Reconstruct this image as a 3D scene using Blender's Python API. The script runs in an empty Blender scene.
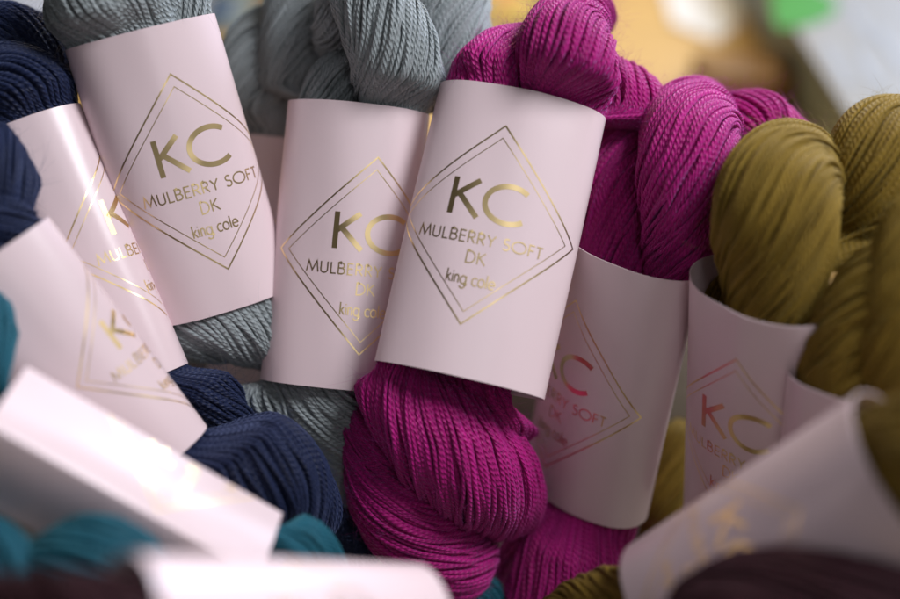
import bpy, math, random
import numpy as np
from mathutils import Vector, Matrix

rng = np.random.default_rng(7)
random.seed(7)
sc = bpy.context.scene
COL = sc.collection

# ------------------------------------------------------------------ camera
PITCH = math.radians(35)
DIST = 0.42                                     # camera to the middle of the pile
X = np.array([1.0, 0, 0])
UP = np.array([0, math.sin(PITCH), math.cos(PITCH)])
TOW = np.array([0, -math.cos(PITCH), math.sin(PITCH)])   # from the pile towards the viewer
cam_d = bpy.data.cameras.new('camera')
cam = bpy.data.objects.new('camera', cam_d); COL.objects.link(cam)
cam.location = Vector(TOW * DIST)
cam.rotation_euler = (math.pi / 2 - PITCH, 0, 0)
cam_d.sensor_width = 36; cam_d.lens = 50
cam_d.clip_start = 0.01; cam_d.clip_end = 50
cam_d.dof.use_dof = True
cam_d.dof.focus_distance = DIST + 0.014
cam_d.dof.aperture_fstop = 2.7
cam_d.dof.aperture_blades = 0
sc.camera = cam

# ------------------------------------------------------------------ world, lamps, exposure
w = bpy.data.worlds.new('World'); sc.world = w; w.use_nodes = True
bg = w.node_tree.nodes['Background']
bg.inputs[0].default_value = (0.80, 0.76, 0.76, 1); bg.inputs[1].default_value = 0.045

def area(name, loc, target, sx, sy, power, color):
    d = bpy.data.lights.new(name, 'AREA'); d.shape = 'RECTANGLE'; d.size = sx; d.size_y = sy
    d.energy = power; d.color = color
    o = bpy.data.objects.new(name, d); COL.objects.link(o)
    o.location = loc
    o.rotation_euler = (Vector(target) - Vector(loc)).to_track_quat('-Z', 'Y').to_euler()
    return o
area('window_light', (0.58, -0.10, 0.84), (-0.02, 0, 0.0), 0.36, 0.40, 11.0, (0.96, 0.96, 1.0))
area('back_window_light', (0.75, 0.95, 0.55), (0, 0.03, 0.05), 0.4, 0.5, 13.0, (0.74, 0.82, 1.0))
area('sheen_strip_light', tuple(X * 0.13 + TOW * 0.66 + UP * 0.10), (-0.02, 0, 0.02), 0.15, 0.50, 0.40, (0.95, 0.96, 1.0))  # strip light added behind the camera for paper sheen and foil reflections
area('warm_table_lamp', (0.14, 1.25, 0.75), (0.15, 0.80, -0.13), 0.35, 0.35, 6.0, (1.0, 0.80, 0.52))

sc.view_settings.view_transform = 'Standard'; sc.view_settings.look = 'None'
sc.view_settings.gamma = 1.0; sc.view_settings.use_curve_mapping = False
sc.view_settings.exposure = 0.0
sc.render.engine = 'CYCLES'
sc.cycles.use_denoising = True
sc.cycles.max_bounces = 6

# ------------------------------------------------------------------ helpers
def at(px, py, dz=0.0):
    """point of the pile: measured place, dz millimetres in front of the middle plane"""
    d = DIST - dz / 1000.0
    k = 0.72 / 900 * d
    return X * ((px - 450) * k) + UP * ((299.5 - py) * k) + TOW * (dz / 1000.0)
def scale_at(dz): return 0.72 / 900 * (DIST - dz / 1000.0)

TABLE_Z = -0.150
def on_table(px, py, z=TABLE_Z):
    o = TOW * DIST
    d = at(px, py, 0) - o
    t = (z - o[2]) / d[2]
    return o + d * t

def mesh_np(name, V, F, mat, parent=None, UVs=None, attr=None, smooth=True):
    """V (n,3), F (m,4) quads -> one mesh object"""
    V = np.asarray(V, dtype=np.float32); F = np.asarray(F, dtype=np.int32)
    k = F.shape[1]
    me = bpy.data.meshes.new(name)
    me.vertices.add(len(V)); me.vertices.foreach_set('co', V.ravel())
    me.loops.add(F.size); me.loops.foreach_set('vertex_index', F.ravel())
    me.polygons.add(len(F))
    me.polygons.foreach_set('loop_start', np.arange(0, F.size, k, dtype=np.int32))
    me.polygons.foreach_set('loop_total', np.full(len(F), k, dtype=np.int32))
    if smooth: me.polygons.foreach_set('use_smooth', np.ones(len(F), dtype=bool))
    me.update(calc_edges=True)
    if UVs is not None:
        uv = me.uv_layers.new(name='UVMap')
        uv.data.foreach_set('uv', np.asarray(UVs, dtype=np.float32).ravel())
    if attr is not None:
        a = me.attributes.new('tint', 'FLOAT', 'POINT')
        a.data.foreach_set('value', np.asarray(attr, dtype=np.float32))
    me.validate()
    if mat: me.materials.append(mat)
    o = bpy.data.objects.new(name, me); COL.objects.link(o)
    if parent is not None: o.parent = parent
    return o

def tag(o, label=None, cat=None, group=None, kind=None):
    if label: o['label'] = label
    if cat: o['category'] = cat
    if group: o['group'] = group
    if kind: o['kind'] = kind
    return o

# ------------------------------------------------------------------ materials
def nodes_of(name):
    m = bpy.data.materials.new(name); m.use_nodes = True
    nt = m.node_tree; b = nt.nodes['Principled BSDF']
    return m, nt, b
def N(nt, t, **kw):
    n = nt.nodes.new(t)
    for k, v in kw.items(): setattr(n, k, v)
    return n
def math_n(nt, op, a, b=None):
    n = N(nt, 'ShaderNodeMath', operation=op)
    for i, v in enumerate((a, b)):
        if v is None: continue
        if isinstance(v, (int, float)): n.inputs[i].default_value = v
        else: nt.links.new(v, n.inputs[i])
    return n.outputs[0]

def yarn_mat(name, dark, light, gloss=0.5, sheen=0.5, bump=0.75, sheen_tint=(1, 1, 1)):
    m, nt, b = nodes_of(name)
    uv = N(nt, 'ShaderNodeUVMap'); sep = N(nt, 'ShaderNodeSeparateXYZ')
    nt.links.new(uv.outputs[0], sep.inputs[0])
    u, v = sep.outputs[0], sep.outputs[1]
    # four plies laid round the strand
    ph = math_n(nt, 'ADD', math_n(nt, 'MULTIPLY', u, 4.0), math_n(nt, 'MULTIPLY', v, 1.0))
    ply = math_n(nt, 'ABSOLUTE', math_n(nt, 'SINE', math_n(nt, 'MULTIPLY', ph, math.pi)))
    # fine fibres inside each ply
    com = N(nt, 'ShaderNodeCombineXYZ')
    nt.links.new(math_n(nt, 'MULTIPLY', ph, 7.0), com.inputs[0])
    nt.links.new(math_n(nt, 'MULTIPLY', v, 0.5), com.inputs[1])
    nz = N(nt, 'ShaderNodeTexNoise'); nz.inputs['Scale'].default_value = 1.0; nz.inputs['Detail'].default_value = 2
    nt.links.new(com.outputs[0], nz.inputs['Vector'])
    h = math_n(nt, 'ADD', ply, math_n(nt, 'MULTIPLY', nz.outputs[0], 0.25))
    bp = N(nt, 'ShaderNodeBump'); bp.inputs['Strength'].default_value = bump; bp.inputs['Distance'].default_value = 0.00045
    nt.links.new(h, bp.inputs['Height']); nt.links.new(bp.outputs[0], b.inputs['Normal'])
    at_ = N(nt, 'ShaderNodeAttribute', attribute_name='tint')
    mixf = math_n(nt, 'ADD', math_n(nt, 'MULTIPLY', at_.outputs['Fac'], 0.65), math_n(nt, 'MULTIPLY', nz.outputs[0], 0.35))
    mx = N(nt, 'ShaderNodeMix', data_type='RGBA')
    nt.links.new(mixf, mx.inputs[0])
    mx.inputs[6].default_value = (*dark, 1); mx.inputs[7].default_value = (*light, 1)
    nt.links.new(mx.outputs[2], b.inputs['Base Color'])
    b.inputs['Roughness'].default_value = gloss
    b.inputs['Specular IOR Level'].default_value = 0.22
    b.inputs['Subsurface Weight'].default_value = 0.35
    b.inputs['Subsurface Radius'].default_value = (1.0, 1.0, 1.0)
    b.inputs['Subsurface Scale'].default_value = 0.0009
    b.inputs['Sheen Weight'].default_value = sheen
    b.inputs['Sheen Roughness'].default_value = 0.5
    b.inputs['Sheen Tint'].default_value = (*sheen_tint, 1)
    return m

MY = {
 'magenta': yarn_mat('magenta_yarn', (0.25, 0.001, 0.090), (0.56, 0.010, 0.26), sheen=0.32, sheen_tint=(0.9, 0.40, 1.0)),
 'grey':    yarn_mat('grey_yarn', (0.19, 0.22, 0.225), (0.43, 0.48, 0.50), sheen=0.2),
 'navy':    yarn_mat('navy_yarn', (0.005, 0.009, 0.034), (0.015, 0.024, 0.076), sheen=0.22, sheen_tint=(0.4, 0.5, 0.9)),
 'olive':   yarn_mat('olive_yarn', (0.135, 0.080, 0.005), (0.30, 0.190, 0.022), gloss=0.65, sheen=0.12, sheen_tint=(0.9, 0.8, 0.4)),
 'teal':    yarn_mat('teal_yarn', (0.004, 0.060, 0.095), (0.014, 0.135, 0.20), gloss=0.55, sheen=0.25, sheen_tint=(0.3, 0.8, 0.9)),
 'maroon':  yarn_mat('maroon_yarn', (0.013, 0.002, 0.0045), (0.034, 0.006, 0.011), gloss=0.7, sheen=0.05, sheen_tint=(0.7, 0.4, 0.5)),
}

def paper_mat():
    m, nt, b = nodes_of('pink_satin_paper')
    tc = N(nt, 'ShaderNodeTexCoord')
    nz = N(nt, 'ShaderNodeTexNoise'); nz.inputs['Scale'].default_value = 60; nz.inputs['Detail'].default_value = 4
    nt.links.new(tc.outputs['Object'], nz.inputs['Vector'])
    mx = N(nt, 'ShaderNodeMix', data_type='RGBA')
    nt.links.new(nz.outputs[0], mx.inputs[0])
    mx.inputs[6].default_value = (0.79, 0.635, 0.665, 1); mx.inputs[7].default_value = (0.81, 0.655, 0.685, 1)
    nt.links.new(mx.outputs[2], b.inputs['Base Color'])
    b.inputs['Roughness'].default_value = 0.30
    b.inputs['Specular IOR Level'].default_value = 0.5
    nz2 = N(nt, 'ShaderNodeTexNoise'); nz2.inputs['Scale'].default_value = 900; nz2.inputs['Detail'].default_value = 2
    nt.links.new(tc.outputs['Object'], nz2.inputs['Vector'])
    bp = N(nt, 'ShaderNodeBump'); bp.inputs['Strength'].default_value = 0.06; bp.inputs['Distance'].default_value = 0.0002
    nt.links.new(nz2.outputs[0], bp.inputs['Height']); nt.links.new(bp.outputs[0], b.inputs['Normal'])
    return m
PAPER = paper_mat()
def foil_mat():
    m, nt, b = nodes_of('gold_foil_print')
    b.inputs['Base Color'].default_value = (0.92, 0.70, 0.36, 1)
    b.inputs['Metallic'].default_value = 1.0
    b.inputs['Roughness'].default_value = 0.30
    tc = N(nt, 'ShaderNodeTexCoord')
    nz2 = N(nt, 'ShaderNodeTexNoise'); nz2.inputs['Scale'].default_value = 110; nz2.inputs['Detail'].default_value = 2
    nt.links.new(tc.outputs['Object'], nz2.inputs['Vector'])
    bp = N(nt, 'ShaderNodeBump'); bp.inputs['Strength'].default_value = 0.12; bp.inputs['Distance'].default_value = 0.0003
    nt.links.new(nz2.outputs[0], bp.inputs['Height']); nt.links.new(bp.outputs[0], b.inputs['Normal'])
    return m
FOIL = foil_mat()
def plain(name, col, rough=0.5, var=0.12, scale=40, stretch=(1, 1, 1)):
    m, nt, b = nodes_of(name)
    tc = N(nt, 'ShaderNodeTexCoord'); mp = N(nt, 'ShaderNodeMapping'); mp.inputs['Scale'].default_value = stretch
    nt.links.new(tc.outputs['Object'], mp.inputs['Vector'])
    nz = N(nt, 'ShaderNodeTexNoise'); nz.inputs['Scale'].default_value = scale; nz.inputs['Detail'].default_value = 4
    nt.links.new(mp.outputs[0], nz.inputs['Vector'])
    mx = N(nt, 'ShaderNodeMix', data_type='RGBA'); nt.links.new(nz.outputs[0], mx.inputs[0])
    mx.inputs[6].default_value = (*[c * (1 - var) for c in col], 1)
    mx.inputs[7].default_value = (*[min(1, c * (1 + var)) for c in col], 1)
    nt.links.new(mx.outputs[2], b.inputs['Base Color']); b.inputs['Roughness'].default_value = rough
    return m
WOOD = plain('golden_wood', (0.60, 0.37, 0.12), 0.45, 0.25, 6, (1, 9, 1))
TRAYM = plain('pale_birch', (0.30, 0.265, 0.21), 0.5, 0.15, 14, (1, 8, 8))

# ------------------------------------------------------------------ the yarn
def catmull(P, n):
    P = np.asarray(P, float)
    P = np.vstack([2 * P[0] - P[1], P, 2 * P[-1] - P[-2]])
    out = []
    segs = len(P) - 3
    for i in range(segs):
        p0, p1, p2, p3 = P[i:i + 4]
        t = np.linspace(0, 1, n, endpoint=(i == segs - 1))[:, None]
        out.append(0.5 * ((2 * p1) + (-p0 + p2) * t + (2 * p0 - 5 * p1 + 4 * p2 - p3) * t ** 2 + (-p0 + 3 * p1 - 3 * p2 + p3) * t ** 3))
    return np.vstack(out)

def resample(C, ds):
    d = np.r_[0, np.cumsum(np.linalg.norm(np.diff(C[:, :3], axis=0), axis=1))]
    n = max(6, int(d[-1] / ds))
    s = np.linspace(0, d[-1], n)
    return np.stack([np.interp(s, d, C[:, i]) for i in range(C.shape[1])], 1), s

def frames(C):
    T = np.gradient(C, axis=0); T /= np.linalg.norm(T, axis=1)[:, None]
    A = np.zeros_like(C)
    a = TOW - T[0] * (TOW @ T[0]); 
    if np.linalg.norm(a) < 1e-3: a = X - T[0] * (X @ T[0])
    A[0] = a / np.linalg.norm(a)
    for i in range(1, len(C)):
        a = A[i - 1] - T[i] * (A[i - 1] @ T[i]); A[i] = a / np.linalg.norm(a)
    return T, A, np.cross(T, A)

def tubes(P, Nrm, R, k, v0):
    """P (n,M,3) centrelines, Nrm (n,M,3) outward hints, R (n,M) radii -> verts, quads, uvs"""
    n, M, _ = P.shape
    T = np.gradient(P, axis=1); L = np.linalg.norm(T, axis=2, keepdims=True); T = T / np.maximum(L, 1e-9)
    A = Nrm - T * np.sum(Nrm * T, 2, keepdims=True); A /= np.maximum(np.linalg.norm(A, axis=2, keepdims=True), 1e-9)
    B = np.cross(T, A)
    ang = np.arange(k) * 2 * np.pi / k
    V = P[:, :, None, :] + R[:, :, None, None] * (np.cos(ang)[None, None, :, None] * A[:, :, None, :] + np.sin(ang)[None, None, :, None] * B[:, :, None, :])
    idx = np.arange(n * M * k).reshape(n, M, k)
    j2 = (np.arange(k) + 1) % k
    F = np.stack([idx[:, :-1, :], idx[:, 1:, :], idx[:, 1:, :][:, :, j2], idx[:, :-1, :][:, :, j2]], -1).reshape(-1, 4)
    s = np.concatenate([np.zeros((n, 1)), np.cumsum(np.linalg.norm(np.diff(P, axis=1), axis=2), 1)], 1) / v0
    s = s + rng.uniform(0, 50, (n, 1))
    uu = np.broadcast_to((np.arange(k) / k)[None, None, :], (n, M - 1, k))
    u2 = uu + 1.0 / k
    va = np.broadcast_to(s[:, :-1, None], (n, M - 1, k)); vb = np.broadcast_to(s[:, 1:, None], (n, M - 1, k))
    UV = np.stack([np.stack([uu, va], -1), np.stack([uu, vb], -1), np.stack([u2, vb], -1), np.stack([u2, va], -1)], 3).reshape(-1, 2)
    return V.reshape(-1, 3), F, UV

def smooth_noise(n, s, lams, amps):
    out = np.zeros((n, len(s)))
    for lam, a in zip(lams, amps):
        out += a * np.sin(2 * np.pi * s[None, :] / lam * rng.uniform(0.7, 1.3, (n, 1)) + rng.uniform(0, 6.28, (n, 1)))
    return out

SPACING = 0.00140
class Skein:
    def __init__(self, name, colour, origin, M3):
        self.col = colour
        self.root = bpy.data.objects.new(name, None); COL.objects.link(self.root)
        self.root.empty_display_size = 0.02
        mat = Matrix.Identity(4)
        for i in range(3):
            for j in range(3): mat[i][j] = M3[i, j]
            mat[i][3] = origin[i]
        self.root.matrix_world = mat
        self.o = origin; self.M3 = M3
        self.k = 0
    def local(self, V): return (np.asarray(V) - self.o) @ self.M3
    def coil(self, pts, alpha=38, q=2, hairs=1300, flat=1.0, bundle=0.040, loose=0.17, over=3):
        """one thick rope of yarn: pts (px, py, dz, radius px); q 2 sharp, 1 medium, 0 coarse"""
        ds, k = {2: (0.0013, 6), 1: (0.0019, 6), 0: (0.003, 5)}[q]
        C = np.array([list(at(a, b, c)) + [r * scale_at(c)] for a, b, c, r in pts])
        C, s = resample(catmull(C, 24), ds)
        c, r = C[:, :3], np.maximum(C[:, 3], 0.003)
        L = s[-1]
        # rounded ends
        e = np.minimum(s, L - s); cap = np.minimum(0.6 * r.max(), L * 0.2)
        r = r * np.sqrt(np.clip(1 - (1 - np.clip(e / cap, 0, 1)) ** 2, 0.02, 1))
        T, A, B = frames(c)
        rs0 = SPACING / 2
        ca = math.cos(math.radians(alpha))
        n = int(2 * np.pi * r.max() * ca / SPACING)
        tw = np.cumsum(np.r_[0, np.diff(s)] * math.tan(math.radians(alpha)) / np.maximum(r, r.max() * 0.6))
        phi = (np.arange(n) + rng.uniform(-0.22, 0.22, n)) * 2 * np.pi / n
        phi = phi[:, None] + tw[None, :] + smooth_noise(n, s, (0.05, 0.021, 0.011), (0.48, 0.24, 0.12)) * (2 * np.pi / n)
        g = sum(np.sin(np.arange(n)[:, None] * 2 * np.pi * f / n + s[None, :] / 0.06 * rng.uniform(-1, 1) + rng.uniform(0, 6.28)) for f in (3, 5, 8, 13)) / 2.2
        # neighbouring strands gather into bundles with grooves between them
        gap = np.abs(np.sin(np.arange(n)[:, None] * np.pi * (n // 7) / n + smooth_noise(1, s, (0.07,), (0.5,)) + 0.9 * np.sin(np.arange(n)[:, None] * 0.37)))
        rr = r[None, :] * (1 + bundle * g) - rs0 * (0.55 * (1 - np.clip(gap * 2.2, 0, 1))) * (bundle / 0.035)
        rr = rr + smooth_noise(n, s, (0.04, 0.017), (0.36, 0.22)) * rs0
        rs = np.clip((np.pi * r * ca / n * 1.36), rs0 * 0.74, rs0 * 1.42)
        rs = rs[None, :] * (1 + smooth_noise(n, s, (0.03, 0.012), (0.10, 0.08))) * rng.uniform(0.80, 1.18, (n, 1))
        tint = rng.normal(0.5, 0.16, n)
        rho = rr - rs
        # loose strands lying over the rest, at another slant
        m = max(over, int(loose * n)) if loose > 0 else 0
        if m:
            ph2 = rng.uniform(0, 6.28, (m, 1)) + tw[None, :] * rng.uniform(0.62, 1.28, (m, 1)) + smooth_noise(m, s, (0.06,), (0.06,))
            lift = smooth_noise(m, s, (0.05, 0.03), (0.45, 0.3)) * rs0
            phi = np.vstack([phi, ph2]); rho = np.vstack([rho, r[None, :] - rs0 * 0.35 + lift])
            rs = np.vstack([rs, np.full((m, len(s)), rs0 * 0.95)]); tint = np.r_[tint, rng.normal(0.6, 0.15, m)]
        rho = np.maximum(rho, 0.0004)
        rad = np.cos(phi)[:, :, None] * A[None] * flat + np.sin(phi)[:, :, None] * B[None]
        P = c[None] + rho[:, :, None] * rad
        P = self.squeeze(P, rs0)
        V, F, UV = tubes(P, rad, rs, k, 0.0021)
        att = np.repeat(tint, len(s) * k)
        # a second layer of strands under the first, seen where those part
        n2 = int(n * 0.72)
        ph3 = ((np.arange(n2) + 0.5) * 2 * np.pi / n2)[:, None] + tw[None, :] * 0.94 + smooth_noise(n2, s, (0.05, 0.02), (0.03, 0.012))
        rad3 = np.cos(ph3)[:, :, None] * A[None] * flat + np.sin(ph3)[:, :, None] * B[None]
        rs3 = np.broadcast_to(np.clip(np.pi * r * ca / n2 * 1.25, rs0 * 0.8, rs0 * 1.8), (n2, len(s)))
        P3 = self.squeeze(c[None] + np.maximum(r[None, :] - rs0 * 1.15 - rs3, 0.0004)[:, :, None] * rad3, rs0 * 2.0)
        v3, f3, uv3 = tubes(P3[:, ::2], rad3[:, ::2], rs3[:, ::2], 4, 0.0021)
        F = np.vstack([F, f3 + len(V)]); UV = np.vstack([UV, uv3]); att = np.r_[att, np.repeat(rng.normal(0.5, 0.15, n2), v3.shape[0] // n2)]
        V = np.vstack([V, v3])
        # the inside of the rope, so that no gap shows through
        kc = 16
        cv, cf, cuv = tubes(c[None], A[None], np.maximum(r - rs0 * 3.4, 0.0004)[None] * min(flat, 1.0), kc, 0.0021)
        cv = self.squeeze(cv, rs0 * 3.2); cuv = cuv * 0
        F = np.vstack([F, cf + len(V)]); UV = np.vstack([UV, cuv]); att = np.r_[att, np.full(len(cv), 0.25)]
        V = np.vstack([V, cv])
        o = mesh_np('yarn_coil', self.local(V), F, MY[self.col], self.root, UV, att)
        o['kind'] = 'stuff'
        if hairs and q > 0: self.fuzz(P, rad, hairs if q == 2 else hairs // 2)
        return o
    band = None
    def squeeze(self, P, margin):
        """the paper band holds the yarn in: pull whatever would stick through back inside its wall"""
        if self.band is None: return P
        bd = self.band
        Q = (P - self.o) @ self.M3
        x, y, z = Q[..., 0], Q[..., 1], Q[..., 2]
        d = np.maximum(-y, y - bd.h)                       # distance outside the rims
        wgt = np.clip(1 - d / 0.010, 0, 1); wgt = wgt * wgt * (3 - 2 * wgt)
        a, b = bd.a - margin * 1.5 - 0.0006, bd.b * 0.97 - margin * 1.5 - 0.0006
        f = np.ones_like(x)
        for _ in range(5):
            g = np.abs(f * x / a) ** bd.p + np.abs(f * z / b) ** bd.q
            f = np.where(g > 1, f * g ** (-1 / 2.4), f)
        f = 1 + (f - 1) * wgt
        Q = np.stack([x * f, y, z * f], -1)
        return Q @ self.M3.T + self.o
    def fuzz(self, P, rad, nh):
        n, M, _ = P.shape
        i = rng.integers(0, n, nh); j = rng.integers(2, M - 2, nh)
        if self.band is not None:                          # none where the paper covers the yarn
            y = ((P[i, j] - self.o) @ self.M3)[:, 1]
            ok = (y < -0.002) | (y > self.band.h + 0.002)
            i, j = i[ok], j[ok]; nh = len(i)
            if nh < 2: return
        p = P[i, j]; d = rad[i, j]
        t = P[i, j + 1] - P[i, j - 1]; t /= np.linalg.norm(t, axis=1)[:, None]
        ln = rng.uniform(0.002, 0.0085, nh)[:, None]
        side = t * rng.choice([-1, 1], nh)[:, None] + rng.normal(0, 0.5, (nh, 3))
        u = np.linspace(0, 1, 4)[None, :, None]
        curl = rng.normal(0, 0.35, (nh, 3))
        H = p[:, None] + d[:, None] * (SPACING * 0.45 + ln[:, None] * 0.55 * u * (1.4 - 0.7 * u)) + side[:, None] * ln[:, None] * u * 0.8 + curl[:, None] * ln[:, None] * u ** 2
        R = np.repeat(np.array([[0.000028, 0.000026, 0.000021, 0.000007]]), nh, 0)
        V, F, UV = tubes(H, np.repeat(d[:, None], 4, 1), R, 3, 0.0021)
        o = mesh_np('loose_fibres', self.local(V), F, MY[self.col], self.root, UV, np.full(len(V), 0.9))
        o['kind'] = 'stuff'

# ------------------------------------------------------------------ the writing: strokes on a cap height of 1
def arc(cx, cy, rx, ry, a0, a1, n=22):
    a = np.radians(np.linspace(a0, a1, n)); return [(cx + rx * math.cos(t), cy + ry * math.sin(t)) for t in a]
GLYPH = {
 'K': (0.62, [[(0.06, 0), (0.06, 1)], [(0.56, 1), (0.09, 0.50)], [(0.17, 0.585), (0.64, 0)]]),
 'C': (0.90, [arc(0.52, 0.5, 0.50, 0.50, 48, 312, 40)]),
 'M': (0.92, [[(0.03, 0), (0.16, 1), (0.46, 0.12), (0.76, 1), (0.89, 0)]]),
 'U': (0.62, [[(0.06, 1), (0.06, 0.30)] + arc(0.30, 0.27, 0.24, 0.27, 180, 360, 14) + [(0.54, 0.30), (0.54, 1)]]),
 'L': (0.42, [[(0.06, 1), (0.06, 0), (0.42, 0)]]),
 'B': (0.55, [[(0.06, 0), (0.06, 1), (0.26, 1)] + arc(0.26, 0.765, 0.20, 0.235, 90, -90, 12) + [(0.06, 0.53)], [(0.26, 0.53)] + arc(0.27, 0.265, 0.24, 0.265, 90, -90, 12) + [(0.06, 0)]]),
 'E': (0.48, [[(0.44, 1), (0.06, 1), (0.06, 0), (0.44, 0)], [(0.06, 0.53), (0.42, 0.53)]]),
 'R': (0.55, [[(0.06, 0), (0.06, 1), (0.25, 1)] + arc(0.25, 0.75, 0.22, 0.25, 90, -90, 12) + [(0.06, 0.50)], [(0.22, 0.50), (0.52, 0)]]),
 'Y': (0.58, [[(0.02, 1), (0.29, 0.50), (0.56, 1)], [(0.29, 0.50), (0.29, 0)]]),
 'S': (0.50, [arc(0.25, 0.755, 0.19, 0.235, 40, 250, 14) + arc(0.24, 0.265, 0.22, 0.265, 75, -150, 16)]),
 'O': (1.04, [arc(0.52, 0.5, 0.49, 0.50, 0, 360, 40)]),
 'F': (0.46, [[(0.42, 1), (0.06, 1), (0.06, 0)], [(0.06, 0.53), (0.40, 0.53)]]),
 'T': (0.46, [[(0.00, 1), (0.46, 1)], [(0.23, 1), (0.23, 0)]]),
 'D': (0.76, [[(0.06, 0), (0.06, 1), (0.22, 1)] + arc(0.22, 0.5, 0.48, 0.50, 90, -90, 22) + [(0.06, 0)]]),
 ' ': (0.30, []),
 'k': (0.44, [[(0.06, 0), (0.06, 1)], [(0.38, 0.62), (0.08, 0.30)], [(0.15, 0.38), (0.43, 0)]]),
 'i': (0.14, [[(0.07, 0), (0.07, 0.62)], [(0.07, 0.80), (0.07, 0.88)]]),
 'n': (0.46, [[(0.06, 0), (0.06, 0.62)], [(0.06, 0.36)] + arc(0.23, 0.42, 0.17, 0.20, 180, 0, 12) + [(0.40, 0)]]),
 'g': (0.58, [arc(0.29, 0.31, 0.25, 0.31, 0, 360, 22), [(0.54, 0.62), (0.54, -0.12)] + arc(0.29, -0.12, 0.25, 0.24, 0, -160, 12)]),
 'c': (0.48, [arc(0.32, 0.31, 0.27, 0.31, 50, 310, 18)]),
 'o': (0.64, [arc(0.32, 0.31, 0.27, 0.31, 0, 360, 22)]),
 'l': (0.14, [[(0.07, 0), (0.07, 1)]]),
 'e': (0.62, [[(0.06, 0.33), (0.57, 0.33)] + arc(0.32, 0.31, 0.26, 0.31, 4, 318, 20)]),
}
def text_strokes(txt, cap, width, cx, cy, track=0.10):
    """strokes of a line of writing, centred at (cx, cy = middle of the cap height), squeezed to width"""
    x = 0; out = []
    for ch in txt:
        wd, st = GLYPH[ch]
        for p in st: out.append([(x + a, b) for a, b in p])
        x += wd + track
    tot = x - track
    kx = width / tot
    return [[(cx + (a - tot / 2) * kx, cy + (b - 0.5) * cap) for a, b in p] for p in out]

def ribbon(p, wd, step):
    """polyline -> left and right rails with mitred corners"""
    p = [np.array(q, float) for q in p]
    closed = np.linalg.norm(p[0] - p[-1]) < 1e-9
    q = []
    for a, b in zip(p[:-1], p[1:]):
        n = max(1, int(np.linalg.norm(b - a) / step))
        for i in range(n): q.append(a + (b - a) * i / n)
    q.append(p[-1]); q = np.array(q)
    d = np.diff(q, axis=0); d /= np.maximum(np.linalg.norm(d, axis=1)[:, None], 1e-12)
    nn = np.stack([-d[:, 1], d[:, 0]], 1)
    first, last = (nn[-1], nn[0]) if closed else (nn[0], nn[-1])
    a = np.vstack([first[None], nn]); b = np.vstack([nn, last[None]])
    m = a + b; m /= np.maximum(np.linalg.norm(m, axis=1)[:, None], 1e-9)
    m /= np.maximum(np.sum(m * b, 1), 0.35)[:, None]
    return q + m * wd / 2, q - m * wd / 2

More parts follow.
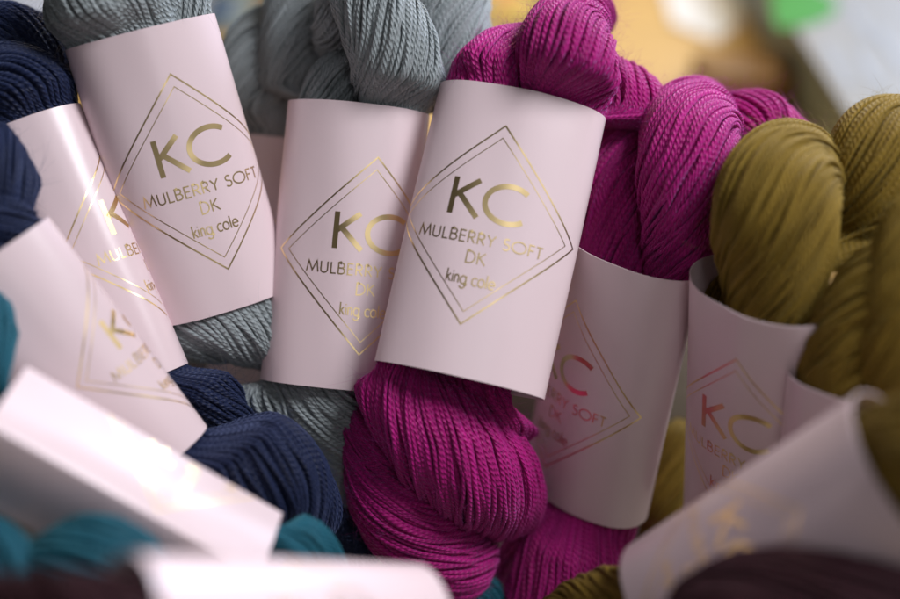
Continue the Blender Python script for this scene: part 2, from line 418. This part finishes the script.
# ------------------------------------------------------------------ the paper band
class Band:
    def __init__(self, sk, wdt, hgt, b, p=2.0, q=2.0, shift=0.0, lift=0.0, bend=0.0, wav=0.00025, back=1.0, open_top=0.0, peak=0.0):
        self.a = wdt / 2; self.h = hgt; self.sk = sk; self.b, self.p, self.q = b, p, q
        th = np.linspace(math.pi, 0, 161)
        x = self.a * np.cos(th)
        prof = (1 - np.abs(np.cos(th)) ** p).clip(0, 1) ** (1 / q)
        z = b * prof
        self.fx, self.fz = x, z
        self.bend, self.wav = bend, wav
        self.ot = open_top
        xb, zb = x[::-1][1:-1], -(b * back * prof)[::-1][1:-1]
        self.X = np.r_[x, xb]; self.Z = np.r_[z, zb]
        ds = np.hypot(np.diff(x), np.diff(z)); self.s = np.r_[0, np.cumsum(ds)]
        self.s0 = self.s[-1] / 2 + shift * hgt
        self.t0 = lift * hgt
        self.ph = rng.uniform(0, 6.28, 4)
        self.dev = rng.uniform(-1, 1, 4)
        self.build()
    def warp(self, x, z, t):
        tt = t / self.h
        a = x / self.a
        sg = np.where(z >= 0, 1.0, -1.0)
        k = self.wav * (np.sin(5.0 * tt + 2.5 * a + self.ph[0]) + 0.7 * np.sin(8 * a + 3 * tt + self.ph[1]) + 0.5 * np.sin(9 * tt - 4 * a + self.ph[2]))
        z2 = z * (1 + 0.05 * self.dev[0] * tt + self.ot * tt) + k * sg * np.minimum(1, np.abs(z) / 0.003) + self.bend * (tt * 2) ** 2
        x2 = x * (1 + 0.012 * self.dev[1] * np.sin(3 * tt + self.ph[3]))
        return np.stack([x2, t + self.h / 2 + 0 * x, z2], -1)
    def build(self):
        n = len(self.X); nt = 15
        ts = np.linspace(-self.h / 2, self.h / 2, nt)
        out = np.array([self.warp(self.X, self.Z, np.full(n, t)) for t in ts])         # (nt,n,3)
        dx = np.roll(out, -1, 1) - np.roll(out, 1, 1); dt = np.gradient(out, axis=0)
        nr = np.cross(dx, dt); nr /= np.linalg.norm(nr, axis=2)[:, :, None]
        if (nr[nt // 2, 80] @ np.array([0, 0, 1.0])) < 0: nr = -nr
        inn = out - nr * 0.00032
        V = np.vstack([out.reshape(-1, 3), inn.reshape(-1, 3)])
        I = np.arange(nt * n).reshape(nt, n); J = I + nt * n
        r = np.roll
        F = [np.stack([I[:-1], r(I[:-1], -1, 1), r(I[1:], -1, 1), I[1:]], -1).reshape(-1, 4),
             np.stack([J[:-1], J[1:], r(J[1:], -1, 1), r(J[:-1], -1, 1)], -1).reshape(-1, 4),
             np.stack([I[0], J[0], r(J[0], -1), r(I[0], -1)], -1),
             np.stack([I[-1], r(I[-1], -1), r(J[-1], -1), J[-1]], -1)]
        F = np.vstack(F)[:, ::-1]
        self.obj = mesh_np('paper_band', V, F, PAPER, self.sk.root)
        # crisp edges at the rims
        me = self.obj.data
        me.set_sharp_from_angle(angle=math.radians(50))
    def pt(self, s, t, eps):
        ss = self.s0 + s
        def f(ss, t):
            return self.warp(np.interp(ss, self.s, self.fx), np.interp(ss, self.s, self.fz), t)
        e = 0.0004
        p = f(ss, t); a = f(ss + e, t) - f(ss - e, t); b = f(ss, t + e) - f(ss, t - e)
        n = np.cross(a, b); n /= np.maximum(np.linalg.norm(n, axis=1)[:, None], 1e-12)
        return p + n * eps
    def ink(self, name, strokes, wd, base=0.00005):
        V, F = [], []
        for i, p in enumerate(strokes):
            l, r = ribbon(p, wd, 0.0009)
            # leave off what would run past the fold at the edge of the front
            ok = (np.abs(l[:, 0] + self.s0 - self.s[-1] / 2) < self.s[-1] / 2 - 0.0006)
            eps = base + i * 0.000004
            vl, vr = self.pt(l[:, 0], l[:, 1] + self.t0, eps), self.pt(r[:, 0], r[:, 1] + self.t0, eps)
            o = len(V)
            for a, b in zip(vl, vr): V += [a, b]
            for j in range(len(l) - 1):
                if ok[j] and ok[j + 1]: F.append((o + 2 * j, o + 2 * j + 1, o + 2 * j + 3, o + 2 * j + 2))
        if not F: return
        used = sorted({i for f in F for i in f}); mp = {u: i for i, u in enumerate(used)}
        return mesh_np(name, np.array(V)[used], np.array([[mp[i] for i in f] for f in F]), FOIL, self.obj)
    def print_design(self):
        h = self.h
        def dia(hw, hh): return [[(0, hh), (hw, 0), (0, -hh), (-hw, 0), (0, hh)]]
        self.ink('outer_diamond', dia(0.333 * h, 0.345 * h), 0.0054 * h)
        self.ink('inner_diamond', dia(0.294 * h, 0.302 * h), 0.0030 * h)
        self.ink('monogram', text_strokes('KC', 0.128 * h, 0.262 * h, 0.0, 0.080 * h, 0.10), 0.0185 * h)
        self.ink('product_name', text_strokes('MULBERRY SOFT', 0.038 * h, 0.43 * h, 0.0, -0.052 * h, 0.11), 0.0048 * h)
        self.ink('yarn_weight', text_strokes('DK', 0.041 * h, 0.066 * h, 0.0, -0.118 * h), 0.0048 * h)
        self.ink('maker_name', text_strokes('king cole', 0.043 * h, 0.165 * h, 0.0, -0.190 * h, 0.08), 0.0048 * h)

GROUP = 'twisted yarn skeins heaped in the display'
def skein(colour, corners, label, b=0.15, design=True, hfix=None, **kw):
    """corners of the band's front, each (px, py, dz): top left, top right, bottom right, bottom left as the writing reads"""
    tl, tr, br, bl = [at(*c) for c in corners]
    c = (tl + tr + br + bl) / 4
    U = ((tr - tl) + (br - bl)) / 2; V = ((tl - bl) + (tr - br)) / 2
    hgt = np.linalg.norm(V); v = V / hgt
    u = U - v * (U @ v); wd = np.linalg.norm(u); u /= wd
    n = np.cross(u, v)
    if hfix: hgt = hfix
    base = c - v * hgt / 2
    sk = Skein('yarn_skein', colour, base, np.stack([u, v, n], 1))
    tag(sk.root, label, 'yarn skein', GROUP)
    print('band', label[:40], 'w %.1f h %.1f mm' % (wd * 1000, hgt * 1000), 'n', np.round(n, 2))
    bd = Band(sk, wd, hgt, b * hgt, **kw)
    if design: bd.print_design()
    sk.band = bd
    return sk
def bare_skein(colour, p, label):
    sk = Skein('yarn_skein', colour, at(*p), np.eye(3))
    tag(sk.root, label, 'yarn skein', GROUP)
    return sk

# ------------------------------------------------------------------ table, tray
def box(name, x0, x1, y0, y1, z0, z1, mat, parent=None, bev=0.0):
    V = [(x, y, z) for z in (z0, z1) for y in (y0, y1) for x in (x0, x1)]
    F = [(0, 2, 3, 1), (4, 5, 7, 6), (0, 1, 5, 4), (2, 6, 7, 3), (0, 4, 6, 2), (1, 3, 7, 5)]
    o = mesh_np(name, V, F, mat, parent, smooth=False)
    if bev:
        md = o.modifiers.new('bevel', 'BEVEL'); md.width = bev; md.segments = 2
    return o
top = box('tabletop', -1.6, 1.6, -1.0, 2.6, TABLE_Z - 0.03, TABLE_Z, WOOD); tag(top, kind='structure')

tray = bpy.data.objects.new('display_tray', None); COL.objects.link(tray); tray.location = (0, 0, TABLE_Z)
tag(tray, 'pale wooden tray edge glimpsed between the skeins', 'tray')
box('tray_floor', -0.30, 0.30, -0.30, 0.100, 0.001, 0.010, TRAYM, tray, 0.001)
box('back_rail', -0.30, 0.30, 0.101, 0.110, 0.001, 0.078, TRAYM, tray, 0.002)
box('side_rail', -0.310, -0.301, -0.30, 0.110, 0.001, 0.078, TRAYM, tray, 0.002)
box('side_rail', 0.301, 0.310, -0.30, 0.110, 0.001, 0.078, TRAYM, tray, 0.002)
box('front_rail', -0.30, 0.30, -0.310, -0.301, 0.001, 0.05, TRAYM, tray, 0.002)

# ------------------------------------------------------------------ the skeins
# magenta, the middle one
C = skein('magenta', [(440, 86, -22), (606, 118, -20), (545, 398, -6), (374, 363, -8)],
          'magenta skein in the centre with its whole gold diamond design facing forward', b=0.15, shift=-0.035, lift=0.015)
C.coil([(478, 150, -24, 34), (478, 105, -20, 38), (490, 76, -20, 40), (525, 60, -32, 36), (560, 60, -48, 28)], alpha=-14)
C.coil([(588, 170, -22, 36), (578, 115, -12, 44), (566, 58, -9, 50), (566, 38, -18, 44), (576, 20, -40, 34), (592, 12, -64, 28)], alpha=46)
C.coil([(580, 85, -56, 26), (605, 88, -44, 34), (630, 104, -40, 36), (645, 138, -44, 34), (640, 190, -50, 28)], alpha=60)
C.coil([(383, 335, -22, 34), (398, 388, -18, 43), (434, 430, -18, 55), (470, 466, -26, 58), (498, 492, -42, 48), (516, 508, -60, 34)], alpha=42)
C.coil([(440, 350, -24, 30), (476, 384, -27, 40), (502, 402, -32, 38), (520, 420, -54, 28)], alpha=40)
C.coil([(370, 400, -34, 26), (376, 450, -30, 34), (398, 500, -32, 48), (438, 545, -42, 50), (480, 575, -54, 40)], alpha=-40)

# grey, left of the middle
B = skein('grey', [(286, 100, -35), (432, 117, -34), (400, 393, -34), (263, 378, -35)],
          'grey skein tucked behind the left edge of the central magenta band', b=0.15, shift=0.10, lift=-0.028)
B.coil([(405, 165, -42, 36), (402, 104, -30, 44), (394, 54, -22, 46), (377, 10, -20, 42), (356, -40, -26, 38)], alpha=42)
B.coil([(312, 150, -68, 36), (298, 92, -68, 36), (300, 42, -68, 40), (312, 0, -70, 42), (330, -50, -74, 40)], alpha=38)
B.coil([(385, -50, -38, 28), (352, -6, -40, 30), (340, 22, -42, 28), (334, 44, -56, 20), (334, 60, -72, 14)], alpha=40)
B.coil([(330, 165, -44, 34), (334, 110, -40, 35), (344, 82, -42, 32), (368, 58, -58, 24)], alpha=34)
B.coil([(462, 140, -60, 36), (453, 72, -54, 42), (445, 20, -54, 46), (438, -40, -58, 46)], alpha=48)
B.coil([(318, 345, -48, 44), (326, 398, -42, 50), (352, 440, -44, 46), (385, 490, -54, 38)], alpha=-30)
B.coil([(180, 338, -52, 24), (232, 376, -46, 36), (284, 406, -44, 42), (330, 455, -46, 40), (354, 520, -56, 32)], alpha=36)

# grey, further left
A = skein('grey', [(57, 58, -8), (222, 6, -20), (287, 296, -40), (157, 316, -30)],
          'grey skein on the upper left, its band leaning left with the full design', b=0.15, shift=0.05, lift=-0.01)
A.coil([(140, 100, -22, 40), (122, 45, -14, 60), (112, 0, -12, 66), (112, -60, -18, 56)], alpha=-34)
A.coil([(196, 70, -26, 30), (190, 25, -24, 34), (172, -18, -26, 38), (140, -70, -34, 40)], alpha=24)
A.coil([(140, 330, -46, 26), (190, 322, -38, 40), (240, 322, -38, 44), (285, 340, -44, 36), (330, 365, -56, 28)], alpha=48)

# grey, behind the two
Dk = skein('grey', [(232, 130, -84), (372, 152, -86), (345, 410, -92), (205, 388, -90)],
           'grey skein mostly hidden behind the other two grey skeins', b=0.13, shift=0.1)
Dk.coil([(275, 190, -86, 38), (258, 110, -80, 42), (262, 62, -82, 42), (292, 22, -90, 36)], alpha=50, q=1)

# magenta, right of the middle
E = skein('magenta', [(572, 224, -38), (700, 281, -6), (641, 518, -48), (530, 466, -80)],
          'magenta skein right of the centre with a shaded band and its design turned left', b=0.17, shift=-0.09, lift=-0.03, p=2.2)
E.coil([(628, 320, -46, 44), (620, 245, -44, 46), (622, 190, -46, 46), (634, 148, -54, 38), (656, 122, -66, 28)], alpha=36)
E.coil([(682, 340, -36, 40), (692, 255, -24, 48), (690, 180, -16, 52), (691, 142, -20, 50), (693, 122, -42, 44), (696, 116, -72, 34)], alpha=46)
E.coil([(712, 130, -56, 28), (738, 124, -50, 34), (764, 128, -50, 34), (784, 150, -50, 30), (790, 200, -56, 28)], alpha=60)
E.coil([(605, 460, -64, 40), (588, 515, -58, 50), (568, 560, -56, 52), (545, 610, -58, 48), (520, 660, -64, 40)], alpha=-20)
E.coil([(560, 500, -84, 26), (530, 560, -84, 34), (520, 620, -84, 34)], alpha=30, q=1)

# olive, standing
Fo = skein('olive', [(702, 258, -4), (826, 322, 34), (806, 560, -22), (690, 500, -60)],
           'upright olive skein beside the right magenta skein, looking into its band', b=0.16, shift=0.05, lift=-0.01, p=2.2)
Fo.coil([(792, 370, 0, 42), (778, 295, 10, 54), (775, 220, 18, 62), (780, 190, 14, 60), (788, 172, -8, 52), (794, 165, -36, 40)], alpha=44, q=1, bundle=0.04)
Fo.coil([(850, 310, -10, 42), (876, 235, -2, 54), (886, 172, 0, 60), (886, 150, -14, 54), (886, 138, -42, 42)], alpha=50, q=1, bundle=0.04)
Fo.coil([(722, 345, -22, 28), (722, 296, -20, 34), (736, 256, -22, 28)], alpha=30, q=1)
Fo.coil([(735, 520, -44, 28), (694, 478, -56, 28), (676, 445, -66, 24), (672, 405, -76, 18)], alpha=40, q=1)

# olive, in front at the right edge
G = skein('olive', [(792, 362, 24), (918, 402, 44), (890, 640, 6), (762, 598, -14)],
          'olive skein at the right edge, its plain band partly covered by the lying band', b=0.14, shift=0.3, design=False)
G.coil([(846, 440, 26, 40), (846, 372, 30, 46), (868, 312, 34, 46), (910, 262, 34, 46)], alpha=40, q=1, bundle=0.04)
G.coil([(905, 430, 38, 48), (905, 340, 42, 50), (916, 270, 42, 48), (935, 205, 34, 44)], alpha=40, q=1, bundle=0.04)

# olive, lying in front
H = skein('olive', [(876, 398, 90), (955, 560, 104), (712, 716, 52), (640, 526, 34)],
          'olive skein lying at the lower right with its band opening to the right', b=0.21, shift=-0.06, lift=-0.10)
H.coil([(800, 540, 70, 50), (870, 502, 86, 72), (915, 476, 98, 80), (960, 450, 108, 72), (1010, 425, 112, 60)], alpha=30, q=0)
H.coil([(720, 600, 55, 38), (676, 615, 42, 42), (630, 612, 28, 44), (592, 612, 12, 40), (552, 645, -4, 34)], alpha=30, q=0)

# navy, behind on the left
I = skein('navy', [(-40, 152, -14), (80, 103, -14), (188, 363, -18), (68, 412, -18)],
          'navy skein on the left whose band shows half of its design above another', b=0.14, shift=0.32, lift=0.0)
I.coil([(60, 170, -20, 36), (40, 112, -12, 46), (12, 88, -14, 46), (-40, 85, -22, 42)], alpha=-36)
I.coil([(70, 75, -42, 22), (36, 46, -36, 32), (0, 38, -36, 36), (-40, 55, -42, 32)], alpha=36, q=1)
I.coil([(160, 340, -22, 24), (194, 376, -18, 30), (216, 402, -20, 28), (240, 440, -30, 24)], alpha=-30)
I.coil([(310, 500, -44, 26), (345, 530, -46, 28), (372, 565, -48, 28)], alpha=36)

# navy, in front on the left
J = skein('navy', [(-78, 305, 34), (45, 214, 26), (204, 420, 4), (88, 520, 12)],
          'navy skein on the left with a blurred design and a fat loop below its band', b=0.15, shift=0.33, lift=-0.06)
J.coil([(-60, 130, 12, 40), (-12, 168, 18, 42), (6, 200, 20, 34), (0, 240, 16, 30)], alpha=40, q=1)
J.coil([(-60, 222, 24, 38), (0, 224, 26, 34), (28, 250, 16, 28), (50, 290, 4, 24)], alpha=-40, q=1)
J.coil([(150, 425, 0, 36), (200, 446, 2, 46), (240, 460, 3, 55), (270, 478, 1, 57), (294, 504, -8, 46), (312, 535, -20, 34)], alpha=48, bundle=0.03)

# teal, with the pale ridge of its band
K = skein('teal', [(-46, 486, 70), (22, 366, 60), (284, 512, 42), (214, 632, 52)],
          'teal skein at the lower left whose folded band runs down to the right', b=0.21, shift=0.36, lift=-0.1, p=1.2, q=1.0)
K.coil([(40, 430, 38, 30), (2, 395, 42, 34), (-12, 345, 44, 34), (-30, 290, 42, 30)], alpha=30, q=0)
K.coil([(240, 540, 30, 30), (282, 542, 32, 36), (310, 556, 26, 30), (335, 590, 14, 24)], alpha=30, q=0)

# teal, at the very front
Nn = bare_skein('teal', (60, 600, 74), 'teal loops at the bottom left in front of the folded band')
Nn.coil([(20, 600, 68, 30), (55, 568, 74, 38), (95, 558, 76, 42), (130, 566, 72, 36), (160, 600, 62, 30)], alpha=30, q=0)
Nn.coil([(-60, 530, 74, 36), (-15, 548, 80, 34), (10, 572, 80, 28), (20, 620, 74, 26)], alpha=30, q=0)

# maroon, lower left
Lm = skein('maroon', [(120, 800, 150), (112, 562, 150), (398, 556, 72), (425, 770, 72)],
           'maroon skein across the bottom edge on the left under a blurred pale band', b=0.16, shift=0.0)
Lm.coil([(-80, 622, 122, 52), (10, 620, 134, 52), (80, 628, 146, 62), (120, 650, 150, 70), (200, 665, 134, 56)], alpha=30, q=0)

# maroon, lower right
Mm = bare_skein('maroon', (800, 640, 96), 'dark maroon skein blurred across the bottom right corner')
Mm.coil([(670, 650, 84, 40), (735, 618, 94, 60), (820, 610, 98, 64), (900, 606, 96, 64), (980, 610, 90, 60)], alpha=30, q=0)

# olive, deep behind
Qo = bare_skein('olive', (678, 560, -96), 'dark olive skein deep in the gap between the shaded band and the olive band')
Qo.coil([(672, 580, -92, 36), (678, 510, -92, 36), (680, 455, -96, 28), (678, 420, -100, 18)], alpha=40, q=1)

# dark teal, at the bottom
Pt = bare_skein('teal', (465, 620, -30), 'dark blue green loop at the bottom under the central magenta skein')
Pt.coil([(420, 635, -56, 26), (452, 608, -54, 28), (478, 598, -56, 26), (496, 625, -60, 24)], alpha=36, q=1)

# ------------------------------------------------------------------ the far end of the table, out of focus
WHITE = plain('white_card', (0.33, 0.34, 0.35), 0.45, 0.04)
SHADESIDE = plain('shaded_white_card', (0.26, 0.33, 0.33), 0.5, 0.08)  # shade on the box's side, put into a grey-green colour
GREEN = plain('leaf_green_print', (0.04, 0.27, 0.03), 0.5, 0.1)
GREYINK = plain('grey_print', (0.33, 0.35, 0.38), 0.5, 0.1)
def flat_poly(name, pts, mat, parent, thick=0.0006):
    """a thin printed or cut shape: outline pts (n,3), extruded a little downwards"""
    n = len(pts); P = np.array(pts, float); Q = P - np.array([0, 0, thick])
    me = bpy.data.meshes.new(name)
    me.from_pydata([tuple(p) for p in P] + [tuple(q) for q in Q], [],
                   [tuple(range(n)), tuple(range(2 * n - 1, n - 1, -1))] + [(i, i + n, (i + 1) % n + n, (i + 1) % n) for i in range(n)])
    me.materials.append(mat); me.update()
    o = bpy.data.objects.new(name, me); COL.objects.link(o)
    if parent is not None: o.parent = parent
    return o

# white box with the green leaf
HB = 0.05
p1 = on_table(772, -10, TABLE_Z + HB); p2 = on_table(858, 130, TABLE_Z + HB)
e = p1 - p2; e[2] = 0; e /= np.linalg.norm(e); f = np.array([e[1], -e[0], 0])
bx = bpy.data.objects.new('white_box', None); COL.objects.link(bx)
R3 = np.stack([f, e, np.array([0, 0, 1.0])], 1)
org = np.array([p2[0], p2[1], TABLE_Z]) - e * 0.12
mw = Matrix.Identity(4)
for i in range(3):
    for j in range(3): mw[i][j] = R3[i, j]
    mw[i][3] = org[i]
bx.matrix_world = mw
tag(bx, 'white box with a green leaf print lying on the table behind', 'box')
box('lid', 0, 0.30, 0, 0.75, HB - 0.004, HB, WHITE, bx, 0.001)
box('carton_body', 0.002, 0.298, 0.002, 0.748, 0.0005, HB - 0.0045, SHADESIDE, bx, 0.001)
def on_lid(px, py):
    return (on_table(px, py, TABLE_Z + HB) - org) @ R3 * np.array([1, 1, 0]) + np.array([0, 0, HB + 0.0008])
leaf = [on_lid(*q) for q in ((771, -14), (790, -16), (815, -12), (832, -2), (838, 8), (828, 18), (808, 26), (788, 29), (776, 28), (772, 10))]
flat_poly('leaf_print', leaf, GREEN, bx)
for k, (x0, y0, x1, y1) in enumerate([(850, 6, 872, 40), (880, 30, 905, 70), (826, 45, 850, 85), (858, 52, 878, 85)]):
    a, b_ = on_lid(x0, y0), on_lid(x1, y1); d = b_ - a; d /= np.linalg.norm(d); nrm = np.array([-d[1], d[0], 0]) * 0.004
    flat_poly('text_print', [a + nrm, a - nrm, b_ - nrm, b_ + nrm], GREYINK, bx)

# white sheet catching the lamp
PAPERW = plain('white_paper', (0.86, 0.84, 0.80), 0.5, 0.03)
sh = flat_poly('paper_sheet', [on_table(*q, TABLE_Z + 0.002) for q in ((655, -40), (735, -40), (738, 25), (715, 40), (672, 22))], PAPERW, None, 0.001)
tag(sh, 'bright white sheet of paper on the table beside the white box', 'paper')
# brown block beside the box
BROWN = plain('brown_wood', (0.22, 0.105, 0.025), 0.5, 0.2, 20)
c0 = on_table(742, 92)
bl = box('wooden_block', -0.035, 0.035, -0.02, 0.02, 0, 0.022, BROWN, None, 0.003)
bl.location = (c0[0], c0[1], TABLE_Z + 0.0005)
tag(bl, 'brown wooden block on the table left of the white box', 'block')
# pale sheet at the top left
ps = flat_poly('paper_sheet', [on_table(*q, TABLE_Z + 0.002) for q in ((-60, -60), (90, -60), (80, 60), (-60, 90))], plain('pale_blue_paper', (0.62, 0.66, 0.76), 0.5, 0.03), None, 0.001)
tag(ps, 'pale blue sheet of paper behind the skeins at the top left', 'paper')
# patterned card between the grey skeins
cd = bpy.data.objects.new('picture_card', None); COL.objects.link(cd)
tag(cd, 'coloured card on the table glimpsed between the grey skeins', 'card')
g0 = on_table(250, 10)
cd.location = (g0[0], g0[1], TABLE_Z)
box('card', -0.09, 0.09, -0.05, 0.06, 0.0008, 0.002, plain('sage_card', (0.30, 0.34, 0.30), 0.5), cd)
box('orange_patch', 0.005, 0.075, -0.015, 0.05, 0.0022, 0.0028, plain('orange_print', (0.65, 0.30, 0.06), 0.5), cd)
box('blue_patch', -0.035, -0.012, -0.03, 0.03, 0.0022, 0.0028, plain('blue_print', (0.07, 0.12, 0.20), 0.5), cd)
box('white_patch', -0.055, -0.036, -0.03, 0.04, 0.0022, 0.0028, WHITE, cd)
# flowering sprig behind the middle
spg = bpy.data.objects.new('flower_sprig', None); COL.objects.link(spg)
s0 = on_table(512, 14); spg.location = (s0[0], s0[1], TABLE_Z)
tag(spg, 'sprig of green leaves and orange flowers behind the central magenta skein', 'plant')
LEAFM = plain('sprig_leaf', (0.16, 0.32, 0.05), 0.5, 0.3); ORNG = plain('orange_petal', (0.75, 0.33, 0.05), 0.5, 0.2); YEL = plain('yellow_petal', (0.80, 0.66, 0.12), 0.5, 0.2)
PALE = plain('pale_petal', (0.70, 0.76, 0.74), 0.5, 0.1)
for k in range(46):
    x, y = rng.uniform(-0.06, 0.075), rng.uniform(-0.05, 0.13)
    a = rng.uniform(0, 6.28); L = rng.uniform(0.012, 0.026); Wd = L * 0.34
    z = 0.004 + rng.uniform(0, 0.03)
    da, db = np.array([math.cos(a), math.sin(a), rng.uniform(-0.1, 0.3)]), np.array([-math.sin(a), math.cos(a), 0])
    c_ = np.array([x, y, z])
    if rng.random() < 0.52:
        pts = [c_, c_ + da * L * .3 + db * Wd, c_ + da * L * .7 + db * Wd * .8, c_ + da * L, c_ + da * L * .7 - db * Wd * .8, c_ + da * L * .3 - db * Wd]
        flat_poly('leaf', pts, LEAFM, spg, 0.0005)
    else:
        pts = [c_ + (da * math.cos(t) + db * math.sin(t)) * L * 0.5 * (0.8 + 0.25 * math.cos(5 * t)) for t in np.linspace(0, 2 * math.pi, 20, endpoint=False)]
        flat_poly('petal_head', pts, [ORNG, YEL, PALE][k % 3], spg, 0.0008)
# terracotta pot beyond the box
pot = bpy.data.objects.new('terracotta_pot', None); COL.objects.link(pot)
q0 = on_table(918, 30); pot.location = (q0[0], q0[1], TABLE_Z + 0.0005)
tag(pot, 'terracotta pot beyond the white box at the top right corner', 'pot')
TERR = plain('terracotta', (0.42, 0.17, 0.07), 0.6, 0.12)
def lathe(name, prof, mat, parent, n=32):
    V = [(r * math.cos(t), r * math.sin(t), z) for r, z in prof for t in np.linspace(0, 2 * math.pi, n, endpoint=False)]
    F = [(i * n + j, i * n + (j + 1) % n, (i + 1) * n + (j + 1) % n, (i + 1) * n + j) for i in range(len(prof) - 1) for j in range(n)]
    return mesh_np(name, V, F, mat, parent)
lathe('pot_wall', [(0.001, 0), (0.028, 0), (0.036, 0.06), (0.034, 0.06), (0.027, 0.004), (0.001, 0.004)], TERR, pot)
lathe('rim', [(0.0365, 0.045), (0.041, 0.046), (0.042, 0.062), (0.0365, 0.063), (0.0365, 0.045)], TERR, pot)
print('tris', sum(len(o.data.polygons) * 2 for o in bpy.data.objects if o.type == 'MESH'))
